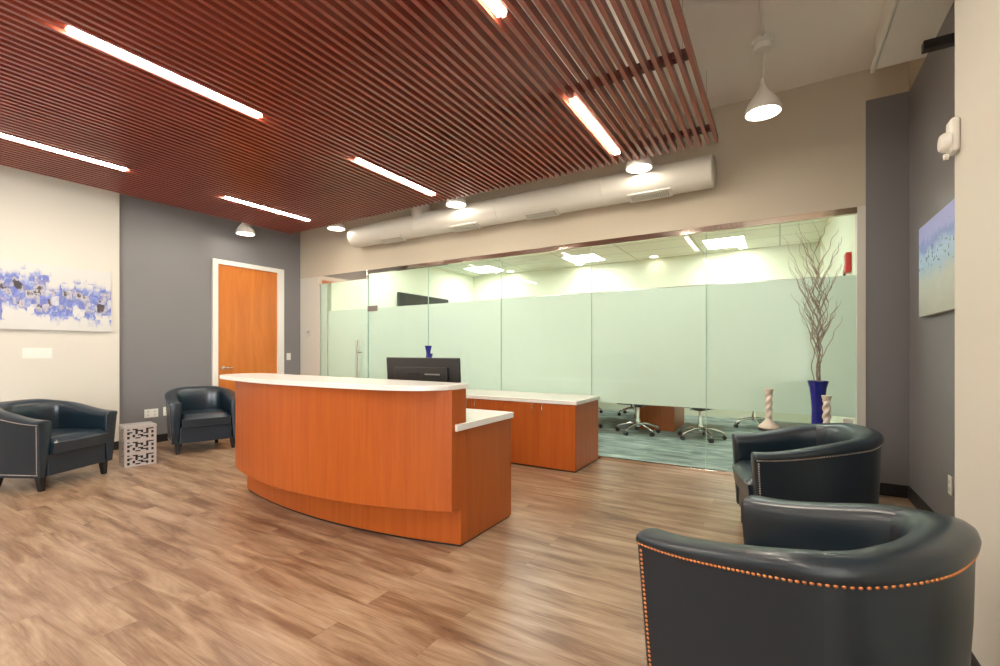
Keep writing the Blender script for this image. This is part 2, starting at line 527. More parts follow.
# ------------------------------------------------------------------ glass partition
ZH = 2.372       # underside of header channel
seam = [-6.309, -5.361, -4.178, -2.995, -1.809, -0.624, 0.562]
def pane(name, x0, x1, z0, z1, film=(0.63, 1.852), label=None):
    g = struct(MB().box(x0+0.0025, YB+0.002, z0, x1-0.0025, YB+0.014, z1).build(name, 'glass'), label)
    if film:
        MB().box(x0+0.0025, YB+0.016, film[0], x1-0.0025, YB+0.0175, film[1]).build('frosted_film', 'frost', g)
    e = MB().box(x0-0.0025, YB+0.001, z0, x0+0.0025, YB+0.015, z1)
    e.build('glass_edge', 'edge', g)
    return g
n = 1
for a, b in zip(seam[1:-1], seam[2:]):
    pane('window_%d' % n, a, b, 0.03, ZH, label='tall clear glass pane with a frosted middle band')
    n += 1
# sidelight and door
pane('window_6', -6.485, -6.309, 0.03, 2.33, (0.03, 2.33), label='narrow frosted sidelight left of the glass door')
gd = struct(MB().box(-6.300, YB+0.002, 0.012, -5.368, YB+0.014, 2.29).build('door_2', 'glass'), 'frameless glass door with a long pull')
MB().box(-6.300, YB+0.016, 0.10, -5.368, YB+0.0175, 1.852).build('frosted_film', 'frost', gd)
MB().box(-6.300, YB-0.004, 0.012, -5.368, YB+0.020, 0.09).build('bottom_rail', 'steel', gd, bevel=0.002)
MB().box(-6.306, YB, 0.09, -6.300, YB+0.016, 2.29).build('glass_edge', 'edge', gd)
MB().box(-5.368, YB, 0.09, -5.364, YB+0.016, 2.29).build('glass_edge', 'edge', gd)
hm = MB()
hm.tube([(-5.536, YB-0.06, 0.55), (-5.536, YB-0.06, 1.37)], 0.016, 14)
for z in (0.74, 1.18):
    hm.tube([(-5.536, YB-0.06, z), (-5.536, YB+0.006, z)], 0.010, 10)
hm.tube([(-5.536, YB-0.06, 1.18), (-5.43, YB-0.06, 1.18)], 0.007, 8)
hm.build('handle', 'steel', gd, smooth=True)
MB().box(-5.36, YB-0.012, 1.80, -5.15, YB-0.0, 1.885).build('hinge', 'chrome', gd, bevel=0.002)
# header channels and sill
sbox('trim_1', 'chrome', -6.53, YB-0.02, 2.30, -5.361, YB+0.03, 2.43, label='deep bronze header over the glass door', bevel=0.003)
sbox('trim_2', 'chrome', -5.361, YB-0.012, ZH, 0.562, YB+0.028, 2.43, label='polished header channel along the glass', bevel=0.003)
sbox('trim_3', 'chrome', -5.361, YB-0.018, 0.0, 0.562, YB+0.03, 0.032, label='polished copper coloured sill channel under the glass', bevel=0.003)

# ------------------------------------------------------------------ slatted canopy
ZG = 3.0
GX0, GX1, GY0, GY1 = -6.444, -0.455, -1.35, 4.37
canopy = thing('slatted_canopy', 'slatted cherry wood canopy hung below the white ceiling', 'ceiling canopy', (0, 0, ZG))
NS = 90
pitch = 0.0670
SW, SH = 0.026, 0.056
strips_x = {}
for tx in (-5.580, -3.435, -1.266):
    i = round((tx - 0.013 - GX0) / pitch)
    strips_x[i] = GX0 + i * pitch
segs_all = ([(-1.15, -0.05), (0.86, 1.985), (2.935, 4.06)], [(-1.10, 0.01), (0.94, 2.065), (3.00, 4.14)], [(-1.05, 0.06), (0.98, 2.12), (3.09, 4.15)])
slat0 = None
for i in range(NS):
    x = GX0 + i * pitch
    if i in strips_x:
        ys = [GY0] + [t for s in segs_all[sorted(strips_x).index(i)] for t in (s[0]-0.012, s[1]+0.012)] + [GY1]
        for a, b in zip(ys[0::2], ys[1::2]):
            MB().box(x, a, 0, x+SW, b, SH).build('slat', 'slat', canopy)
    else:
        o = MB().box(0, GY0, 0, SW, GY1, SH).build('slat', 'slat', canopy) if slat0 is None else slat0.copy()
        if slat0 is None: slat0 = o
        else: COL.objects.link(o)
        o.location = (x, 0, 0)
for y in (-0.44, 0.74, 1.92, 3.10, 4.28 - 0.05):
    MB().box(GX0+0.01, y-0.03, SH, GX1-0.012, y+0.03, SH+0.045).build('crossbar', 'bar', canopy)
for y in (0.74, 3.10, 4.23):
    for x in (-0.53, -2.4, -4.4, -6.3):
        MB().tube([(x, y, SH+0.045), (x, y, ZC-ZG)], 0.0022, 6).build('hanging_wire', 'steel', canopy)

lab = {(0, 1): 'long strip light in the slats at the left edge, above the blue painting',
       (0, 2): 'strip light recessed in the slats nearest the charcoal wall and orange door',
       (1, 1): 'longest strip light in the middle of the slats, upper left of the view',
       (1, 2): 'strip light in the slats straight above the reception desk',
       (2, 1): 'strip light cut by the top edge of the view',
       (2, 2): 'strip light near the right open end of the slatted canopy'}
for ci, (i, x) in enumerate(sorted(strips_x.items())):
    for si, (a, b) in enumerate(segs_all[ci]):
        xc = x + SW/2
        t = thing('hanging_strip_light', lab.get((ci, si), 'strip light in the slats behind the viewer'), 'strip light', (xc, (a+b)/2, ZG), 0, 'strip lights in the slatted canopy')
        hl = (b-a)/2
        MB().box(-0.028, -hl, 0.014, 0.028, hl, 0.052).build('light_housing', 'white', t)
        MB().box(-0.026, -hl+0.01, -0.004, 0.026, hl-0.01, 0.014).build('diffuser', 'strip', t)

# ------------------------------------------------------------------ pendant lamps
def pendant(x, y, zb, label, box=True):
    t = thing('pendant_lamp', label, 'pendant lamp', (x, y, ZC), 0, 'white bell pendant lamps')
    d = zb - ZC
    prof = [(0.142, 0.0), (0.146, 0.012), (0.141, 0.035), (0.128, 0.065), (0.108, 0.095), (0.082, 0.125), (0.058, 0.152),
            (0.040, 0.178), (0.028, 0.205), (0.020, 0.232), (0.014, 0.262)]
    prof = [(r*0.855, z+d) for r, z in prof]
    inner = [(r-0.004, z) for r, z in reversed(prof[:-1])]
    MB().lathe(prof + [(0.002, prof[-1][1])] + [(0.002, prof[-1][1]-0.01)] + inner, seg=40, cap=False).build('lamp_shade', 'shade', t, smooth=True)
    MB().lathe([(0.001, d+0.040), (0.105, d+0.040), (0.110, d+0.030), (0.09, d+0.018), (0.001, d+0.012)], seg=40, cap=False).build('lamp_face', 'bulb', t, smooth=True)
    MB().tube([(0, 0, d+0.255), (0, 0, -0.06)], 0.004, 8).build('cord', 'white', t)
    b = MB()
    b.lathe([(0.001, -0.10), (0.058, -0.10), (0.062, -0.09), (0.062, -0.062), (0.050, -0.058), (0.050, -0.050), (0.066, -0.046), (0.066, -0.008), (0.058, 0.0), (0.001, 0.0)], seg=32, cap=False)
    b.box(-0.075, -0.018, -0.045, 0.075, 0.018, -0.012)
    b.build('track_box', 'white', t, smooth=True)
    return t
pendant(-0.110, 4.02, 3.004, 'white bell pendant lamp hanging alone right of the slatted canopy')
pendant(-1.165, 4.50, 2.965, 'white bell pendant lamp under the right part of the duct, beside the rightmost strip light')
pendant(-3.365, 4.50, 2.975, 'white bell pendant lamp before the middle of the white duct')
pendant(-5.545, 4.50, 2.985, 'white bell pendant lamp beside the far left end of the duct')
pendant(-6.66, 3.80, 2.905, 'white bell pendant lamp in front of the charcoal wall above the orange door')
tag(MB().tube([(-0.110, 3.95, 3.563), (-0.110, -3.9, 3.563)], 0.012, 10).build('wall_mounted_conduit', 'white', smooth=True), 'thin white conduit running along the ceiling to the lone pendant lamp', 'conduit')
tag(MB().tube([(0.600, 4.46, 3.325), (0.600, -3.9, 3.325)], 0.017, 10).build('wall_mounted_conduit', 'white', smooth=True), 'white pipe along the lower edge of the dropped soffit', 'pipe')
bk = MB().box(0.745, 3.72, 3.03, 0.899, 3.78, 3.085).build('wall_mounted_bracket', 'black', bevel=0.004)
tag(bk, 'short black bar sticking out high on the charcoal right wall', 'bracket')

# ------------------------------------------------------------------ duct
DC = (4.783, 2.910); DR = 0.154
duct = thing('ventilation_duct', 'round white air duct along the bulkhead above the glass wall', 'air duct', (0, DC[0], DC[1]))
prof = [(0.001, -5.50), (0.11, -5.50), (0.145, -5.47), (DR, -5.40), (DR, -0.545), (DR-0.012, -0.533), (0.001, -0.533)]
MB().lathe(prof, seg=48, axis='x', cap=False).build('duct_tube', 'duct', duct, smooth=True)
for xx in (-4.2, -2.9, -1.6):
    MB().lathe([(DR+0.001, xx-0.012), (DR+0.004, xx-0.006), (DR+0.004, xx+0.006), (DR+0.001, xx+0.012)], seg=48, axis='x', cap=False).build('duct_seam', 'duct', duct, smooth=True)
MB().lathe([(0.13, 0.0), (0.13, ZC-DC[1])], (-4.15, -0.02, 0.0), 32, cap=False).build('duct_riser', 'duct', duct, smooth=True)
def vent(xc, w=0.42):
    a = math.radians(-70)     # facing down toward the lobby
    nrm = Vector((0, -math.cos(a), math.sin(a)))
    tv = Vector((0, -math.sin(a)*-1, 0)); tv = Vector((0, math.sin(a)*-1, -math.cos(a)))
    tv = nrm.cross(Vector((1, 0, 0))).normalized()
    c = nrm * (DR + 0.004) + Vector((xc, 0, 0))
    o = MB().obox(c, (w/2, 0, 0), tv*0.065, nrm*0.006).build('vent', 'duct', duct, bevel=0.003)
    MB().obox(c + nrm*0.0065, (w/2-0.03, 0, 0), tv*0.038, nrm*0.002).build('vent_slot', 'outlet', o)
    lv = MB()
    k = int((w-0.07)/0.018)
    for q in range(k):
        lv.obox(c + nrm*0.011 + Vector((-(w/2-0.035) + (q+0.5)*(w-0.07)/k, 0, 0)), (0.0035, 0, 0), tv*0.037, nrm*0.004)
    lo = lv.build('louver', 'duct', o); lo['kind'] = 'stuff'
for xc in (-1.115, -2.33, -3.40, -4.65):
    vent(xc)

# ------------------------------------------------------------------ reception desk
desk = thing('reception_desk', 'curved orange wood reception desk with white tops', 'reception desk', (-2.77, 2.5, 0))
def arc(x0, x1, yc, R, xc, n=28):
    pts = []
    for i in range(n+1):
        x = x0 + (x1-x0)*i/n
        pts.append((x, yc + R - math.sqrt(R*R - (x-xc)**2)))
    return pts
def toL(p, o=(-2.77, 2.5)):
    return [(x-o[0], y-o[1]) for x, y in p]
# curved base and its black toe line
b = arc(-3.935, -1.667, 2.120, 4.4, -2.83) + [(-1.667, 2.335), (-1.69, 2.42), (-3.935, 2.42)]
MB().prism(toL(b), 0.014, 0.2395).build('base_panel', 'desk', desk, bevel=0.002)
b2 = arc(-3.925, -1.675, 2.128, 4.4, -2.83) + [(-1.675, 2.33), (-1.68, 2.42), (-3.925, 2.42)]
MB().prism(toL(b2), 0.0, 0.014).build('toe_strip', 'toe', desk)
# tall curved front panel
u = arc(-3.87, -1.667, 1.940, 2.94, -2.85) + [(-1.667, 2.335), (-3.87, 2.335)]
MB().prism(toL(u), 0.24, 0.966).build('front_panel', 'desk', desk, bevel=0.003, seg=3)
# white counter over the panel
def counter():
    return [(-3.99, 2.06), (-3.79, 2.018), (-3.58, 1.977), (-3.38, 1.943), (-3.185, 1.920), (-3.0, 1.909), (-2.83, 1.905), (-2.66, 1.906), (-2.5, 1.910), (-2.34, 1.917), (-2.2, 1.927), (-2.09, 1.938),
            (-1.99, 1.953), (-1.90, 1.975), (-1.82, 2.008), (-1.755, 2.052), (-1.705, 2.105), (-1.675, 2.165), (-1.662, 2.23), (-1.662, 2.350), (-1.675, 2.365),
            (-2.3, 2.395), (-3.075, 2.43), (-4.05, 2.475), (-4.10, 2.462), (-4.13, 2.42), (-4.142, 2.34), (-4.132, 2.25), (-4.10, 2.16), (-4.05, 2.095)]
MB().prism(toL(counter()), 0.967, 0.998).build('counter_top', 'quartz', desk, bevel=0.004)
# lower worktop and cabinet body
w = MB()
w.prism(toL([(-3.88, 2.34), (-1.70, 2.34), (-1.70, 2.22), (-1.652, 2.22), (-1.652, 2.905), (-3.88, 2.905)]), 0.716, 0.757)
w.build('worktop', 'quartz', desk, bevel=0.003)
for nm, xa, xb in (('side_panel', -1.700, -1.667), ('side_panel', -3.885, -3.855)):
    MB().prism(toL([(xa, 2.338), (xb, 2.338), (xb, 2.895), (xa, 2.895)]), 0.012, 0.714).build(nm, 'desk2', desk, bevel=0.0015)
MB().prism(toL([(-1.69, 2.30), (-1.674, 2.30), (-1.674, 2.885), (-1.69, 2.885)]), 0.0, 0.012).build('toe_strip', 'toe', desk)
MB().prism(toL([(-3.855, 2.42), (-1.70, 2.42), (-1.70, 2.44), (-3.855, 2.44)]), 0.05, 0.714).build('modesty_panel', 'desk2', desk)
for k, (xa, xb) in enumerate(((-3.85, -3.42), (-2.14, -1.705))):
    pd = MB().prism(toL([(xa, 2.445), (xb, 2.445), (xb, 2.86), (xa, 2.86)]), 0.03, 0.713).build('drawer_pedestal', 'desk2', desk)
    for za, zb in ((0.05, 0.36), (0.37, 0.53), (0.54, 0.70)):
        d_ = MB().prism(toL([(xa+0.006, 2.861), (xb-0.006, 2.861), (xb-0.006, 2.878), (xa+0.006, 2.878)]), za, zb).build('drawer', 'desk2', pd, bevel=0.002)

# monitor
mon = thing('computer_monitor', 'black computer monitor seen from behind above the desk counter', 'monitor', (-2.27, 2.62, 0.758), math.radians(-1))
mb = MB(); mb.obox((0, 0, 0.215), (0.355, 0, 0), (0, 0.011, 0.0), (0, -0.012, 0.178))
mb.build('monitor_screen', 'black', mon, bevel=0.006)
mb = MB(); mb.obox((0, -0.016, 0.205), (0.26, 0, 0), (0, 0.010, 0.0), (0, -0.006, 0.120))
bk = mb.build('back_shell', 'black', mon, bevel=0.008)
MB().obox((-0.055, -0.030, 0.272), (0.058, 0, 0), (0, 0.0015, 0), (0, -0.001, 0.010)).build('brand_plate', 'toe', bk)
MB().obox((0.12, -0.030, 0.272), (0.07, 0, 0), (0, 0.0015, 0), (0, -0.001, 0.005)).build('vent_slot', 'outlet', bk)
MB().box(-0.03, -0.035, 0.01, 0.03, -0.02, 0.16).build('stand', 'black', mon, bevel=0.003)
MB().box(-0.13, -0.11, 0.0, 0.13, 0.09, 0.012).build('stand_base', 'black', mon, bevel=0.004)

# ------------------------------------------------------------------ credenza
CX0, CX1, CY0, CY1 = -4.60, -1.71, 4.250, 4.90
def cabinet(x0, x1, label, first):
    t = thing('base_cabinet', label, 'cabinet', ((x0+x1)/2, CY0, 0), 0, 'orange base cabinets before the glass wall')
    hw = (x1-x0)/2
    MB().box(-hw+0.001, 0.0, 0.018, hw-0.001, CY1-CY0, 0.668).build('body', 'desk2', t, bevel=0.001)
    MB().box(-hw+0.01, 0.012, 0.0, hw-(0.012 if first else 0.01), CY1-CY0-0.02, 0.018).build('toe_kick', 'toe', t)
    for sx in (-1, 1):
        a, b = (-hw+0.002, -0.0015) if sx < 0 else (0.0015, hw-0.002)
        dd = MB().box(a, -0.019, 0.018, b, -0.001, 0.664).build('door', 'desk', t, bevel=0.0015)
        hx = sx*0.055
        hm = MB()
        hm.tube([(hx, -0.019, 0.655), (hx, -0.040, 0.645), (hx, -0.050, 0.61), (hx, -0.040, 0.575), (hx, -0.019, 0.565)], 0.0055, 8)
        hm.build('handle', 'steel', dd, smooth=True)
    return t
cabinet(-2.53, -1.711, 'two door orange cabinet at the right end of the credenza', True)
cabinet(-3.36, -2.532, 'two door orange cabinet of the credenza seen behind the desk corner', False)
cabinet(-4.19, -3.362, 'two door orange cabinet of the credenza hidden behind the reception desk', False)
tag(MB().box(-4.22, CY0-0.028, 0.669, -1.695, CY1+0.01, 0.707).build('credenza_countertop', 'quartz', bevel=0.003), 'long white countertop on the orange cabinets by the glass', 'countertop')

def blue_vase(x, y, z, hgt, label, r=0.035):
    prof = [(0.001, 0), (r*0.8, 0), (r, hgt*0.12), (r*0.95, hgt*0.45), (r*0.55, hgt*0.72), (r*0.5, hgt*0.85), (r*0.85, hgt), (r*0.7, hgt), (r*0.4, hgt*0.86), (r*0.45, hgt*0.7), (r*0.8, hgt*0.4), (0.001, 0.02)]
    o = MB().lathe(prof, seg=24, cap=False).build('glass_vase', 'cobalt', smooth=True, loc=(x, y, z))
    tag(o, label, 'vase', 'cobalt vases on the credenza')
blue_vase(-3.885, 4.60, 0.708, 0.56, 'taller slim cobalt blue vase on the credenza behind the monitor', 0.055)
blue_vase(-3.80, 4.53, 0.708, 0.46, 'shorter cobalt blue vase beside the taller one behind the monitor', 0.045)

# ------------------------------------------------------------------ barrel armchairs
def chair_path():
    pts = []
    for i in range(13):
        pts.append((0.35 - 0.31*i/12, -0.310))
    nA = 40
    for i in range(1, nA):
        a = -PI/2 + PI*i/nA
        e = 2/2.7
        y = 0.310 * math.copysign(abs(math.sin(a))**e, math.sin(a))
        x = 0.04 - 0.325 * abs(math.cos(a))**e
        pts.append((x, y))
    for i in range(13):
        pts.append((0.04 + 0.31*i/12, 0.310))
    # resample evenly
    d = [0]
    for p, q in zip(pts, pts[1:]): d.append(d[-1] + math.hypot(q[0]-p[0], q[1]-p[1]))
    n = 84; out = []; j = 0
    for i in range(n+1):
        s = d[-1]*i/n
        while j < len(d)-2 and d[j+1] < s: j += 1
        t = (s-d[j])/(d[j+1]-d[j])
        out.append((pts[j][0]+(pts[j+1][0]-pts[j][0])*t, pts[j][1]+(pts[j+1][1]-pts[j][1])*t))
    return out, d[-1]
CP, CLEN = chair_path()
def sstep(t):
    t = max(0, min(1, t)); return t*t*(3-2*t)
def top_h(x):
    return 0.612 + 0.112*sstep((0.36-x)/0.66) + 0.016*sstep((-0.18-x)/0.10)
def drop(x):
    return 0.62 + 0.38*sstep((0.36-x)/0.50)
def frame_at(i):
    p = CP[i]; a = CP[max(i-1, 0)]; b = CP[min(i+1, len(CP)-1)]
    t = Vector((b[0]-a[0], b[1]-a[1])).normalized()
    nrm = Vector((t.y, -t.x))       # outward (path runs front-left -> back -> front-right, body on the left)
    if nrm.dot(Vector((p[0]-0.05, p[1]))) < 0: nrm = -nrm
    return p, nrm
def lean(x, z, H):
    """front edge leans back toward the floor, whole shell narrows a little"""
    return x - max(0, (x-0.05)/0.30)*0.035*(1 - z/H)
def sec(H, pad, s=1.0):
    q = [(0.030, 0.125), (0.034, 0.20), (0.042, 0.35), (0.050, 0.50), (0.054, H-0.062), (0.055, H-0.054), (0.0615, H-0.046), (0.064, H-0.030),
         (0.058, H-0.012), (0.044, H-0.002), (0.020, H+0.003), (-0.008, H+0.002), (-0.034, H-0.006), (-0.052-pad*0.3, H-0.022), (-0.060-pad*0.6, H-0.048),
         (-0.062-pad, H-0.10), (-0.060-pad, 0.50), (-0.056-pad*0.6, 0.44), (-0.050, 0.36), (-0.045, 0.28), (-0.02, 0.125)]
    return [(n_, z if z < H-0.11 else H-(H-z)*s) for n_, z in q]
def shell_part(i0, i1, name, mat, parent, padf, cap0, cap1):
    m_ = MB(); rings = []
    ids = list(range(i0, i1+1))
    for i in ids:
        p, nrm = frame_at(i)
        H = top_h(p[0]); pad = padf(i)
        ring = []
        s = 1.0
        # seams: pinch the ring slightly where two covers meet
        if (i == i0 and not cap0) or (i == i1 and not cap1): s = 0.985
        q = sec(H, pad, drop(p[0]))
        cz = sum(z for _, z in q)/len(q); cn = sum(n_ for n_, _ in q)/len(q)
        for n_, z in q:
            n2 = cn + (n_-cn)*s; z2 = z if z < 0.5 else 0.5+(z-0.5)*(1 if s == 1 else 0.992)
            x = p[0] + nrm.x*n2; y = p[1] + nrm.y*n2
            ring.append((lean(x, z2, H), y, z2))
        rings.append(ring)
    def endring(ring, dx, k):
        cy = sum(r[1] for r in ring)/len(ring)
        return [(x+dx, cy+(y-cy)*k, z if z < 0.3 else z-(1-k)*0.04) for x, y, z in ring]
    if cap0: rings = [endring(rings[0], 0.014, 0.80), endring(rings[0], 0.010, 0.93)] + rings
    if cap1: rings = rings + [endring(rings[-1], 0.010, 0.93), endring(rings[-1], 0.014, 0.80)]
    k = len(rings[0])
    for r in rings: m_.v += r
    for a in range(len(rings)-1):
        for j in range(k):
            j2 = (j+1) % k
            m_.f.append((a*k+j, a*k+j2, (a+1)*k+j2, (a+1)*k+j))
    m_.f.append(tuple(range(k))); e = (len(rings)-1)*k
    m_.f.append(tuple(e+j for j in range(k)))
    return m_.build(name, mat, parent, smooth=True)

def nail_mb(pts):
    m_ = MB()
    for c, nrm, r in pts:
        nv = Vector(nrm).normalized()
        u = nv.cross(Vector((0.1, 0.2, 1))).normalized(); w = nv.cross(u)
        b = len(m_.v); K = 8
        for rr, hh in ((1.0, 0.0), (0.75, 0.5), (0.35, 0.8)):
            for k in range(K):
                a = 2*PI*k/K
                m_.v.append(tuple(Vector(c) + (u*math.cos(a)+w*math.sin(a))*r*rr + nv*r*hh))
        for lv in range(2):
            for k in range(K):
                k2 = (k+1) % K
                m_.f.append((b+lv*K+k, b+lv*K+k2, b+(lv+1)*K+k2, b+(lv+1)*K+k))
        m_.f.append(tuple(b+2*K+k for k in range(K)))
    return m_

def armchair(loc, deg, label, nails):
    t = thing('barrel_armchair', label, 'armchair', (loc[0], loc[1], 0), math.radians(deg), 'navy leather barrel armchairs')
    a, b = 25, 59
    def padf(i):
        return 0.030*sstep((i-a)/8)*sstep((b-i)/8) if a <= i <= b else 0.0
    shell_part(0, a, 'armrest', 'leather', t, padf, True, False)
    shell_part(a, b, 'backrest', 'leather_in', t, padf, False, False)
    shell_part(b, len(CP)-1, 'armrest', 'leather', t, padf, False, True)
    # seat cushion, domed top, rounded front
    cu = MB(); nx, ny = 14, 14; top = {}; bot = {}
    for ix in range(nx+1):
        for iy in range(ny+1):
            fx = ix/nx; fy = -1+2*iy/ny
            hw = 0.252 if fx > 0.35 else 0.252*math.sqrt(max(0.0, 1-((0.35-fx)/0.35)**2*0.55))
            x = -0.245 + fx*0.622 + (0.012*(1-fy*fy) if fx > 0.99 else 0)
            y = fy*hw
            edge = min(1, (1-abs(fy))/0.14, fx/0.08, (1-fx)/0.10)
            z = 0.405 + 0.045*math.sqrt(max(0, 1-(1-min(1, max(0, edge)))**2)) + 0.012*(1-fy*fy)*math.sin(PI*min(1, fx*0.9+0.1))
            top[ix, iy] = len(cu.v); cu.v.append((x, y, z))
    for ix in range(nx+1):
        for iy in range(ny+1):
            v = cu.v[top[ix, iy]]
            bot[ix, iy] = len(cu.v); cu.v.append((v[0]-(0.012 if ix == nx else 0), v[1]*0.985, 0.312))
    for ix in range(nx):
        for iy in range(ny):
            cu.f.append((top[ix,iy], top[ix+1,iy], top[ix+1,iy+1], top[ix,iy+1]))
            cu.f.append((bot[ix,iy], bot[ix,iy+1], bot[ix+1,iy+1], bot[ix+1,iy]))
    for i in range(nx):
        for jj in (0, ny):
            cu.f.append((top[i,jj], top[i+1,jj], bot[i+1,jj], bot[i,jj]))
    for i in range(ny):
        for jj in (0, nx):
            cu.f.append((top[jj,i], top[jj,i+1], bot[jj,i+1], bot[jj,i]))
    cu.build('seat_cushion', 'leather_in', t, smooth=True)
    MB().prism([(0.334, -0.264), (0.334, 0.264), (0.285, 0.264), (0.285, -0.264)], 0.125, 0.308).build('seat_rail', 'leather', t, bevel=0.008, seg=3)
    MB().prism([(0.285, -0.28), (0.285, 0.28), (0.0, 0.28), (-0.18, 0.2), (-0.25, 0), (-0.18, -0.2), (0.0, -0.28)], 0.13, 0.30).build('seat_base', 'leg', t)
    for sx, sy in ((0.285, 0.285), (0.285, -0.285), (-0.20, 0.20), (-0.20, -0.20)):
        lg = MB(); b0 = 0.017; b1 = 0.028
        kx = 0.012 if sx > 0 else -0.03
        lg.v = [(sx+kx-b0, sy-b0, 0), (sx+kx+b0, sy-b0, 0), (sx+kx+b0, sy+b0, 0), (sx+kx-b0, sy+b0, 0),
                (sx-b1, sy-b1, 0.135), (sx+b1, sy-b1, 0.135), (sx+b1, sy+b1, 0.135), (sx-b1, sy+b1, 0.135)]
        lg.f = [(0,3,2,1),(4,5,6,7),(0,1,5,4),(1,2,6,5),(2,3,7,6),(3,0,4,7)]
        lg.build('leg', 'leg', t, bevel=0.003)
    # nail heads along the outside
    pts = []
    n_total = int(CLEN*1.12/0.0140)
    for k in range(n_total+1):
        fi = k/n_total*(len(CP)-1); i = min(int(fi), len(CP)-2); tt = fi-i
        p0, n0 = frame_at(i); p1, n1 = frame_at(i+1)
        px = p0[0]+(p1[0]-p0[0])*tt; py = p0[1]+(p1[1]-p0[1])*tt; nn = (n0*(1-tt)+n1*tt).normalized()
        H = top_h(px)
        x = px+nn.x*0.0545; y = py+nn.y*0.0545
        pts.append(((lean(x, H-0.055*drop(px), H), y, H-0.055*drop(px)), (nn.x, nn.y, 0.1), 0.0056))
        x = px+nn.x*0.031; y = py+nn.y*0.031
        pts.append(((lean(x, 0.15, H), y, 0.15), (nn.x, nn.y, 0), 0.0048))
    for sy in (-1, 1):
        z = 0.165
        H = top_h(0.35)
        while z < H-0.045:
            o_ = 0.031 + (0.0545-0.031)*(z-0.15)/(H-0.2)
            pts.append(((lean(0.345, z, H), sy*(0.310+o_), z), (0, sy, 0), 0.0050))
            z += 0.0140
    nm = nail_mb(pts).build('nailhead_trim', nails, t, smooth=True)
    nm['kind'] = 'stuff'
    nm['label'] = 'row of round metal nail heads'
    return t
armchair((0.082, 1.685), 154.5, 'nearest navy leather barrel armchair with copper nail heads, cut by the bottom edge', 'copper')
armchair((0.141, 3.43), 193.9, 'navy leather barrel armchair before the glass wall, behind the nearest one', 'nickel')
armchair((-5.78, 1.44), 26.7, 'navy leather barrel armchair under the blue painting at the left edge', 'nickel')
armchair((-6.17, 2.97), -17.0, 'navy leather barrel armchair against the charcoal wall, half behind the desk', 'nickel')

# ------------------------------------------------------------------ pierced silver stool
st = thing('pierced_side_table', 'small square silver side table with a pierced pattern between two armchairs', 'side table', (-5.86, 2.185, 0), math.radians(-10))
hw = 0.135; TH_ = 0.405
MB().box(-hw+0.014, -hw+0.014, 0.006, hw-0.014, hw-0.014, TH_-0.006).build('inner_box', 'toe', st)
MB().box(-hw-0.004, -hw-0.004, TH_-0.004, hw+0.004, hw+0.004, TH_+0.016).build('top', 'silver', st, bevel=0.003)
rng = random.Random(3)
pat = ["############",
       "#.##..##.#.#",
       "#.#.##...#.#",
       "###.#..#####",
       "#.##.##..#.#",
       "#..#.#.#.#.#",
       "####...#.###",
       "#.#..###...#",
       "############"]
for fi in range(4):
    m_ = MB(); R = Matrix.Rotation(fi*PI/2, 3, 'Z')
    rows = len(pat)
    cw = 2*hw/12; chh = TH_/ (rows*3)
    for r in range(rows*3):
        line = pat[r % rows]
        c0 = 0
        while c0 < 12:
            if line[c0] == '#':
                c1 = c0
                while c1 < 12 and line[c1] == '#': c1 += 1
                m_.obox(R @ Vector((hw-0.003, -hw+(c0+c1)/2*cw, (r+0.5)*chh)), R @ Vector((0.0035, 0, 0)), R @ Vector((0, (c1-c0)*cw/2+0.0004, 0)), (0, 0, chh/2+0.0004))
                c0 = c1
            else: c0 += 1
    m_.build('pierced_panel', 'silver', st)

# ------------------------------------------------------------------ corner table with vase, branches, candlesticks
ct = thing('corner_table', 'round black side table in the corner behind the armchair', 'side table', (0.19, 4.45, 0))
MB().lathe([(0.001, 0.548), (0.345, 0.548), (0.355, 0.555), (0.355, 0.567), (0.345, 0.574), (0.001, 0.574)], seg=48, cap=False).build('tabletop', 'black', ct, smooth=True)
MB().lathe([(0.022, 0.03), (0.022, 0.548)], seg=20).build('pedestal', 'black', ct, smooth=True)
MB().lathe([(0.001, 0.0), (0.19, 0.0), (0.19, 0.014), (0.03, 0.035), (0.001, 0.035)], seg=40, cap=False).build('base', 'black', ct, smooth=True)
ZT = 0.5745
VX, VY = 0.258, 4.44
vp = [(0.001, 0), (0.048, 0), (0.050, 0.01), (0.044, 0.06), (0.043, 0.16), (0.050, 0.26), (0.058, 0.33), (0.071, 0.383), (0.073, 0.388),
      (0.068, 0.388), (0.054, 0.33), (0.045, 0.26), (0.038, 0.16), (0.038, 0.03), (0.001, 0.02)]
vz = MB().lathe(vp, seg=40, cap=False).build('flared_vase', 'cobalt', smooth=True, loc=(VX, VY, ZT))
tag(vz, 'flared cobalt blue vase holding tall curly branches beside the glass', 'vase')

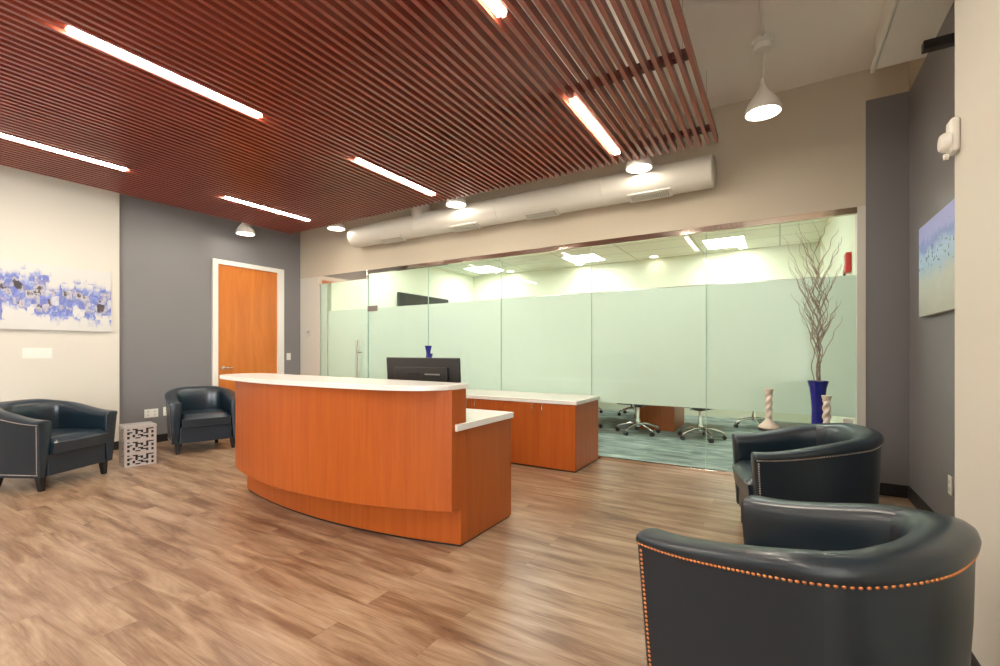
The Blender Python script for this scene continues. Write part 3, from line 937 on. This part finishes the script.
def twist_stick(x, y, hgt, label, flared):
    m_ = MB(); seg = 32
    prof = [(0.0, 0.078), (0.01, 0.076), (0.026, 0.060), (0.045, 0.040), (0.062, 0.027), (0.075, 0.022)]
    zs = [p[0] for p in prof] + [0.075 + (hgt-0.115)*k/44 for k in range(1, 45)] + [hgt-0.034, hgt-0.022, hgt-0.012, hgt]
    base = dict(prof)
    b = 0; rings = []
    for z in zs:
        ring = []
        for k in range(seg):
            a = 2*PI*k/seg
            if z in base:
                r = base[z] if flared else base[z]*0.75
                amp = 0.0
            elif z > hgt-0.037:
                r = 0.024 + 0.010*(z-(hgt-0.037))/0.037; amp = 0
            else:
                r = 0.024; amp = 0.0045
            r = r + amp*math.cos(2*(a - z*48))
            ring.append((r*math.cos(a), r*math.sin(a), z))
        rings.append(ring)
    for r in rings: m_.v += r
    for i in range(len(rings)-1):
        for k in range(seg):
            k2 = (k+1) % seg
            m_.f.append((i*seg+k, i*seg+k2, (i+1)*seg+k2, (i+1)*seg+k))
    m_.f.append(tuple(reversed(range(seg)))); e = (len(rings)-1)*seg
    m_.f.append(tuple(e+k for k in range(seg)))
    return tag(m_.build('twisted_candlestick', 'plaster', smooth=True, loc=(x, y, ZT)), label, 'candlestick', 'white twisted candlesticks on the corner table')
twist_stick(-0.078, 4.36, 0.315, 'white spiral candlestick with a flared foot, standing left of the blue vase', True)
twist_stick(0.300, 4.24, 0.290, 'white spiral candlestick standing in front of the blue vase', False)
card = thing('white_card', 'small white box standing at the right rim of the corner table', 'box', (0.448, 4.42, ZT), math.radians(-8))
MB().box(-0.03, -0.022, 0, 0.03, 0.022, 0.105).build('box_body', 'white', card, bevel=0.002)

# curly willow
rg = random.Random(21)
def branch(k):
    a0 = rg.uniform(0, 2*PI); rr = rg.uniform(0.004, 0.029)
    base = Vector((VX + math.cos(a0)*rr, VY + math.sin(a0)*rr, ZT+0.03))
    hgt = rg.uniform(1.15, 1.70)
    lx = rg.uniform(-0.11, 0.14); ly = rg.uniform(-0.12, 0.10)
    ph1, ph2 = rg.uniform(0, 6.28), rg.uniform(0, 6.28)
    f1 = rg.uniform(20, 30)
    pts = []; rs = []; n_ = 60
    for i in range(n_+1):
        t = i/n_; z = t*hgt
        amp = 0.003 if z < 0.34 else min(0.016, 0.0015 + (z-0.34)*0.05)
        sp = max(0, (z-0.30))/1.2
        x = base.x*1.0 + (VX-base.x)*0 + lx*sp**1.25 + amp*math.sin(f1*z+ph1) + amp*0.7*math.sin(f1*0.43*z+ph2)
        y = base.y + ly*sp**1.25 + amp*math.cos(f1*0.9*z+ph2)
        pts.append((x, min(y, 4.90), base.z+z)); rs.append(0.0030*(1-t)+0.0012)
    m_ = MB(); m_.tube(pts, rs, 5)
    for q in range(rg.randint(4, 6)):
        i = rg.randint(26, 52); s = Vector(pts[i]); d = rg.choice((-1, 1)); ln = rg.uniform(0.16, 0.38)
        tp = []; tr = []
        ph = rg.uniform(0, 6.28); dy = rg.uniform(-0.25, 0.25)
        for j in range(17):
            u = j/16
            tp.append((s.x + d*ln*0.40*u + 0.012*math.sin(16*u+ph)*u, min(s.y + dy*ln*u + 0.010*math.cos(14*u+ph)*u, 4.90), s.z + ln*u)); tr.append(0.0024*(1-u)+0.0009)
        m_.tube(tp, tr, 4)
    o = m_.build('willow_branch', 'twig', smooth=True)
    tag(o, 'tall curly willow branch standing in the blue vase', 'branch', 'curly willow branches in the blue vase')
for k in range(11): branch(k)

# ------------------------------------------------------------------ wall pieces
pl = thing('wall_mounted_painting', 'wide abstract painting of blue and black blots on the cream wall', 'painting', (XW+0.021, 1.28, 1.785))
MB().box(-0.018, -1.013, -0.357, 0.014, 1.013, 0.357).build('stretcher', 'canvas_edge', pl, bevel=0.002)
MB().box(0.0145, -1.011, -0.355, 0.016, 1.011, 0.355).build('canvas', 'paintL', pl)
pr = thing('wall_mounted_painting', 'small blue and sand coloured painting on the charcoal right wall', 'painting', (XR-0.021, 3.90, 1.765))
MB().box(-0.014, -0.54, -0.320, 0.018, 0.54, 0.320).build('stretcher', 'canvas_edge', pr, bevel=0.002)
MB().box(-0.016, -0.538, -0.318, -0.0145, 0.538, 0.318).build('canvas', 'paintR', pr)

def plate(name, label, cat, wall, y0, y1, z0, z1, side=1, n=1, kind='outlet'):
    t = thing(name, label, cat, (wall, (y0+y1)/2, (z0+z1)/2))
    hy = (y1-y0)/2; hz = (z1-z0)/2
    MB().box(*( (0.0005, -hy, -hz, 0.007, hy, hz) if side > 0 else (-0.007, -hy, -hz, -0.0005, hy, hz))).build('cover_plate', 'white', t, bevel=0.0015)
    for k in range(n):
        yc = -hy + (k+0.5)*2*hy/n
        if kind == 'outlet':
            for zz in (-0.022, 0.022):
                m_ = MB()
                m_.box(side*0.0072 if side > 0 else -0.009, yc-0.014, zz-0.012, side*0.009 if side > 0 else -0.0072, yc+0.014, zz+0.012)
                m_.build('socket', 'canvas_edge', t, bevel=0.001)
        else:
            m_ = MB()
            m_.box(0.0072 if side > 0 else -0.011, yc-0.010, -0.028, 0.011 if side > 0 else -0.0072, yc+0.010, 0.028)
            m_.build('rocker', 'white', t, bevel=0.001)
    return t
plate('wall_socket', 'wide white outlet plate low on the charcoal wall over the side table', 'outlet', XL, 2.68, 2.835, 0.335, 0.445, 1, 2)
plate('wall_socket', 'single white outlet on the charcoal wall against the armchair', 'outlet', XL, 2.892, 2.965, 0.340, 0.455, 1, 1)
plate('light_switch', 'white light switch on the charcoal wall right of the orange door', 'light switch', XL, 4.68, 4.755, 1.05, 1.165, 1, 1, 'sw')
plate('light_switch', 'wide white switch plate under the blue painting', 'light switch', XW, 1.54, 1.775, 1.12, 1.235, 1, 4, 'sw')
plate('wall_socket', 'white outlet low on the charcoal right wall beside the cream corner', 'outlet', XR, 3.83, 3.90, 0.315, 0.43, -1, 1)
# thermostat by the glass door
th = thing('wall_mounted_thermostat', 'small beige thermostat on the cream wall strip left of the glass door', 'thermostat', (-6.77, YB, 1.50))
MB().box(-0.04, -0.022, -0.055, 0.04, -0.0005, 0.055).build('housing', 'canvas_edge', th, bevel=0.004)
MB().box(-0.022, -0.024, 0.0, 0.022, -0.0225, 0.03).build('display', 'outlet', th)
# strobe on the cream wall at right
sb = thing('wall_mounted_strobe', 'white fire alarm strobe high on the cream wall edge at right', 'alarm', (XB, 2.488, 2.045))
MB().box(-0.030, -0.035, -0.065, -0.0005, 0.036, 0.070).build('housing', 'white', sb, bevel=0.012, seg=4)
MB().lathe([(0.001, -0.058), (0.030, -0.056), (0.038, -0.045), (0.038, -0.028), (0.001, -0.028)], (0, -0.005, -0.018), 24, 'x', cap=False).build('strobe_lens', 'shade', sb, smooth=True)
MB().lathe([(0.001, -0.045), (0.012, -0.042), (0.012, -0.028), (0.001, -0.028)], (0, 0.0, -0.072), 16, 'x', cap=False).build('test_button', 'white', sb, smooth=True)

# ------------------------------------------------------------------ conference room contents
tb = thing('conference_table', 'orange conference table seen under the frosted glass band', 'table', (-2.45, 7.6, 0))
MB().box(-1.9, -0.68, 0.715, 1.75, 0.68, 0.755).build('tabletop', 'desk2', tb, bevel=0.006)
for xx in (0.83, -1.35):
    MB().box(xx-0.30, -0.42, 0.0, xx+0.28, 0.42, 0.7145).build('pedestal', 'desk2', tb, bevel=0.003)

def office_chair(x, y, deg, label):
    t = thing('office_chair', label, 'office chair', (x, y, 0), math.radians(deg), 'office chairs at the conference table')
    for k in range(5):
        a = 2*PI*k/5 + 0.3
        ca, sa = math.cos(a), math.sin(a)
        m_ = MB()
        m_.tube([(0.02*ca, 0.02*sa, 0.145), (0.12*ca, 0.12*sa, 0.140), (0.24*ca, 0.24*sa, 0.110), (0.295*ca, 0.295*sa, 0.085), (0.30*ca, 0.30*sa, 0.062)], [0.024, 0.022, 0.019, 0.016, 0.012], 10)
        sp = m_.build('spoke', 'chair_chrome', t, smooth=True)
        m2 = MB()
        for sd in (-1, 1):
            m2.lathe([(0.001, -0.009), (0.027, -0.009), (0.029, 0), (0.027, 0.009), (0.001, 0.009)], (0, sd*0.014, 0), 18, 'y', cap=False)
        m2.box(-0.01, -0.008, -0.005, 0.01, 0.008, 0.036)
        cs = m2.build('caster', 'black', sp, smooth=True, loc=(0.30*ca, 0.30*sa, 0.0292))
        cs.rotation_euler = (0, 0, a)
    m_ = MB(); m_.lathe([(0.035, 0.10), (0.035, 0.20), (0.024, 0.22), (0.024, 0.40)], seg=20)
    m_.build('gas_column', 'chair_chrome', t, smooth=True)
    MB().box(-0.11, -0.08, 0.39, 0.11, 0.08, 0.43).build('tilt_mechanism', 'black', t, bevel=0.01)
    MB().box(-0.25, -0.25, 0.431, 0.25, 0.25, 0.50).build('seat', 'black', t, bevel=0.03, seg=4)
    bkm = MB(); bkm.obox((-0.26, 0, 0.82), (0.022, 0, 0), (0, 0.225, 0), (-0.05, 0, 0.27))
    bkm.build('backrest', 'black', t, bevel=0.02, seg=3)
    MB().tube([(-0.10, 0, 0.415), (-0.24, 0, 0.42), (-0.265, 0, 0.48), (-0.27, 0, 0.60)], 0.016, 8).build('back_support', 'chair_chrome', t, smooth=True)
    for sy in (-1, 1):
        m_ = MB(); m_.tube([(-0.05, sy*0.24, 0.45), (-0.05, sy*0.30, 0.46), (-0.03, sy*0.30, 0.60), (0.10, sy*0.30, 0.66), (-0.16, sy*0.30, 0.66)], 0.012, 8)
        m_.build('armrest', 'chair_chrome', t, smooth=True)
office_chair(-1.77, 6.78, 90, 'chrome based office chair in front of the orange table pedestal')
office_chair(-0.93, 6.80, 70, 'chrome based office chair right of the orange table pedestal')
office_chair(-2.62, 6.74, 95, 'chrome based office chair just right of the white topped credenza')
office_chair(-3.60, 6.74, 90, 'office chair on the near side of the table, hidden behind the credenza')
office_chair(-0.35, 8.25, 200, 'office chair at the right end of the conference table')
office_chair(-2.30, 8.60, -90, 'office chair on the far side of the conference table, left of the pedestal')
office_chair(-3.25, 8.60, -88, 'office chair on the far side of the table, farthest to the left')

tv = thing('wall_mounted_television', 'black television on the left wall of the conference room', 'television', (-6.349, 7.34, 1.92))
MB().box(0.0, -0.3, -0.2, 0.03, 0.3, 0.2).build('mount', 'black', tv)
MB().box(0.031, -0.78, -0.45, 0.075, 0.78, 0.42).build('screen_frame', 'black', tv, bevel=0.004)
MB().box(0.0755, -0.765, -0.435, 0.077, 0.765, 0.405).build('screen', 'tv', tv)
al = thing('wall_mounted_fire_alarm', 'red fire alarm box on the right conference wall', 'alarm', (0.561, 5.35, 2.02))
MB().box(-0.045, -0.075, -0.09, -0.0005, 0.075, 0.09).build('housing', 'red', al, bevel=0.008)
MB().box(-0.052, -0.03, -0.02, -0.0455, 0.03, 0.035).build('lens', 'white', al, bevel=0.003)
al2 = MB().box(0.545, 5.72, 1.90, 0.5605, 5.80, 2.02).build('wall_mounted_sensor', 'black', bevel=0.003)
tag(al2, 'small black wall sensor under the red fire alarm', 'sensor')

def troffer(x, y, w, d, label):
    t = thing('mounted_ceiling_panel', label, 'ceiling light', (x, y, 3.0), 0, 'lit panels in the conference ceiling')
    MB().box(-w/2-0.02, -d/2-0.02, -0.012, w/2+0.02, d/2+0.02, -0.001).build('frame', 'white', t, bevel=0.002)
    MB().box(-w/2, -d/2, -0.016, w/2, d/2, -0.0125).build('lens', 'panel', t)
troffer(-0.78, 8.45, 0.58, 0.72, 'lit square ceiling panel at the right of the conference room')
troffer(-3.25, 8.45, 0.62, 0.62, 'lit square ceiling panel in the middle of the conference room')
troffer(-5.55, 8.45, 0.62, 0.62, 'lit square ceiling panel at the left of the conference room')
troffer(-0.78, 6.05, 0.58, 0.58, 'lit ceiling panel close behind the right end of the glass')
troffer(-3.25, 6.05, 0.58, 0.58, 'lit ceiling panel close behind the middle of the glass')
troffer(-5.55, 6.05, 0.58, 0.58, 'lit ceiling panel close behind the glass door')
def downlight(x, y, label):
    t = thing('recessed_spot', label, 'downlight', (x, y, 3.0), 0, 'round downlights along the conference back wall')
    MB().lathe([(0.07, -0.001), (0.085, -0.001), (0.085, -0.008), (0.07, -0.010)], seg=28, cap=False).build('trim_ring', 'white', t, smooth=True)
    MB().lathe([(0.001, -0.006), (0.069, -0.006), (0.069, -0.002), (0.001, -0.002)], seg=28, cap=False).build('lens', 'spot', t)
for i, x in enumerate((-0.55, -2.05, -3.55, -5.2)):
    downlight(x, 9.0, ('round downlight washing the right end of the conference back wall', 'round downlight second from the right on the conference back wall',
                         'round downlight third from the right on the conference back wall', 'round downlight washing the left end of the conference back wall')[i])

# ------------------------------------------------------------------ light
W = bpy.data.worlds.new('daylight'); S.world = W; W.use_nodes = True
bg = W.node_tree.nodes['Background']
bg.inputs['Color'].default_value = (0.92, 0.96, 1.0, 1)
bg.inputs['Strength'].default_value = 4.5

S.view_settings.view_transform = 'Standard'
S.view_settings.look = 'None'
S.view_settings.gamma = 1.0
S.view_settings.use_curve_mapping = False
S.view_settings.exposure = 1.85
S.cycles.max_bounces = 8
S.cycles.diffuse_bounces = 5
S.cycles.glossy_bounces = 4
S.cycles.transparent_max_bounces = 12
S.cycles.use_denoising = True
S.cycles.sample_clamp_indirect = 8.0
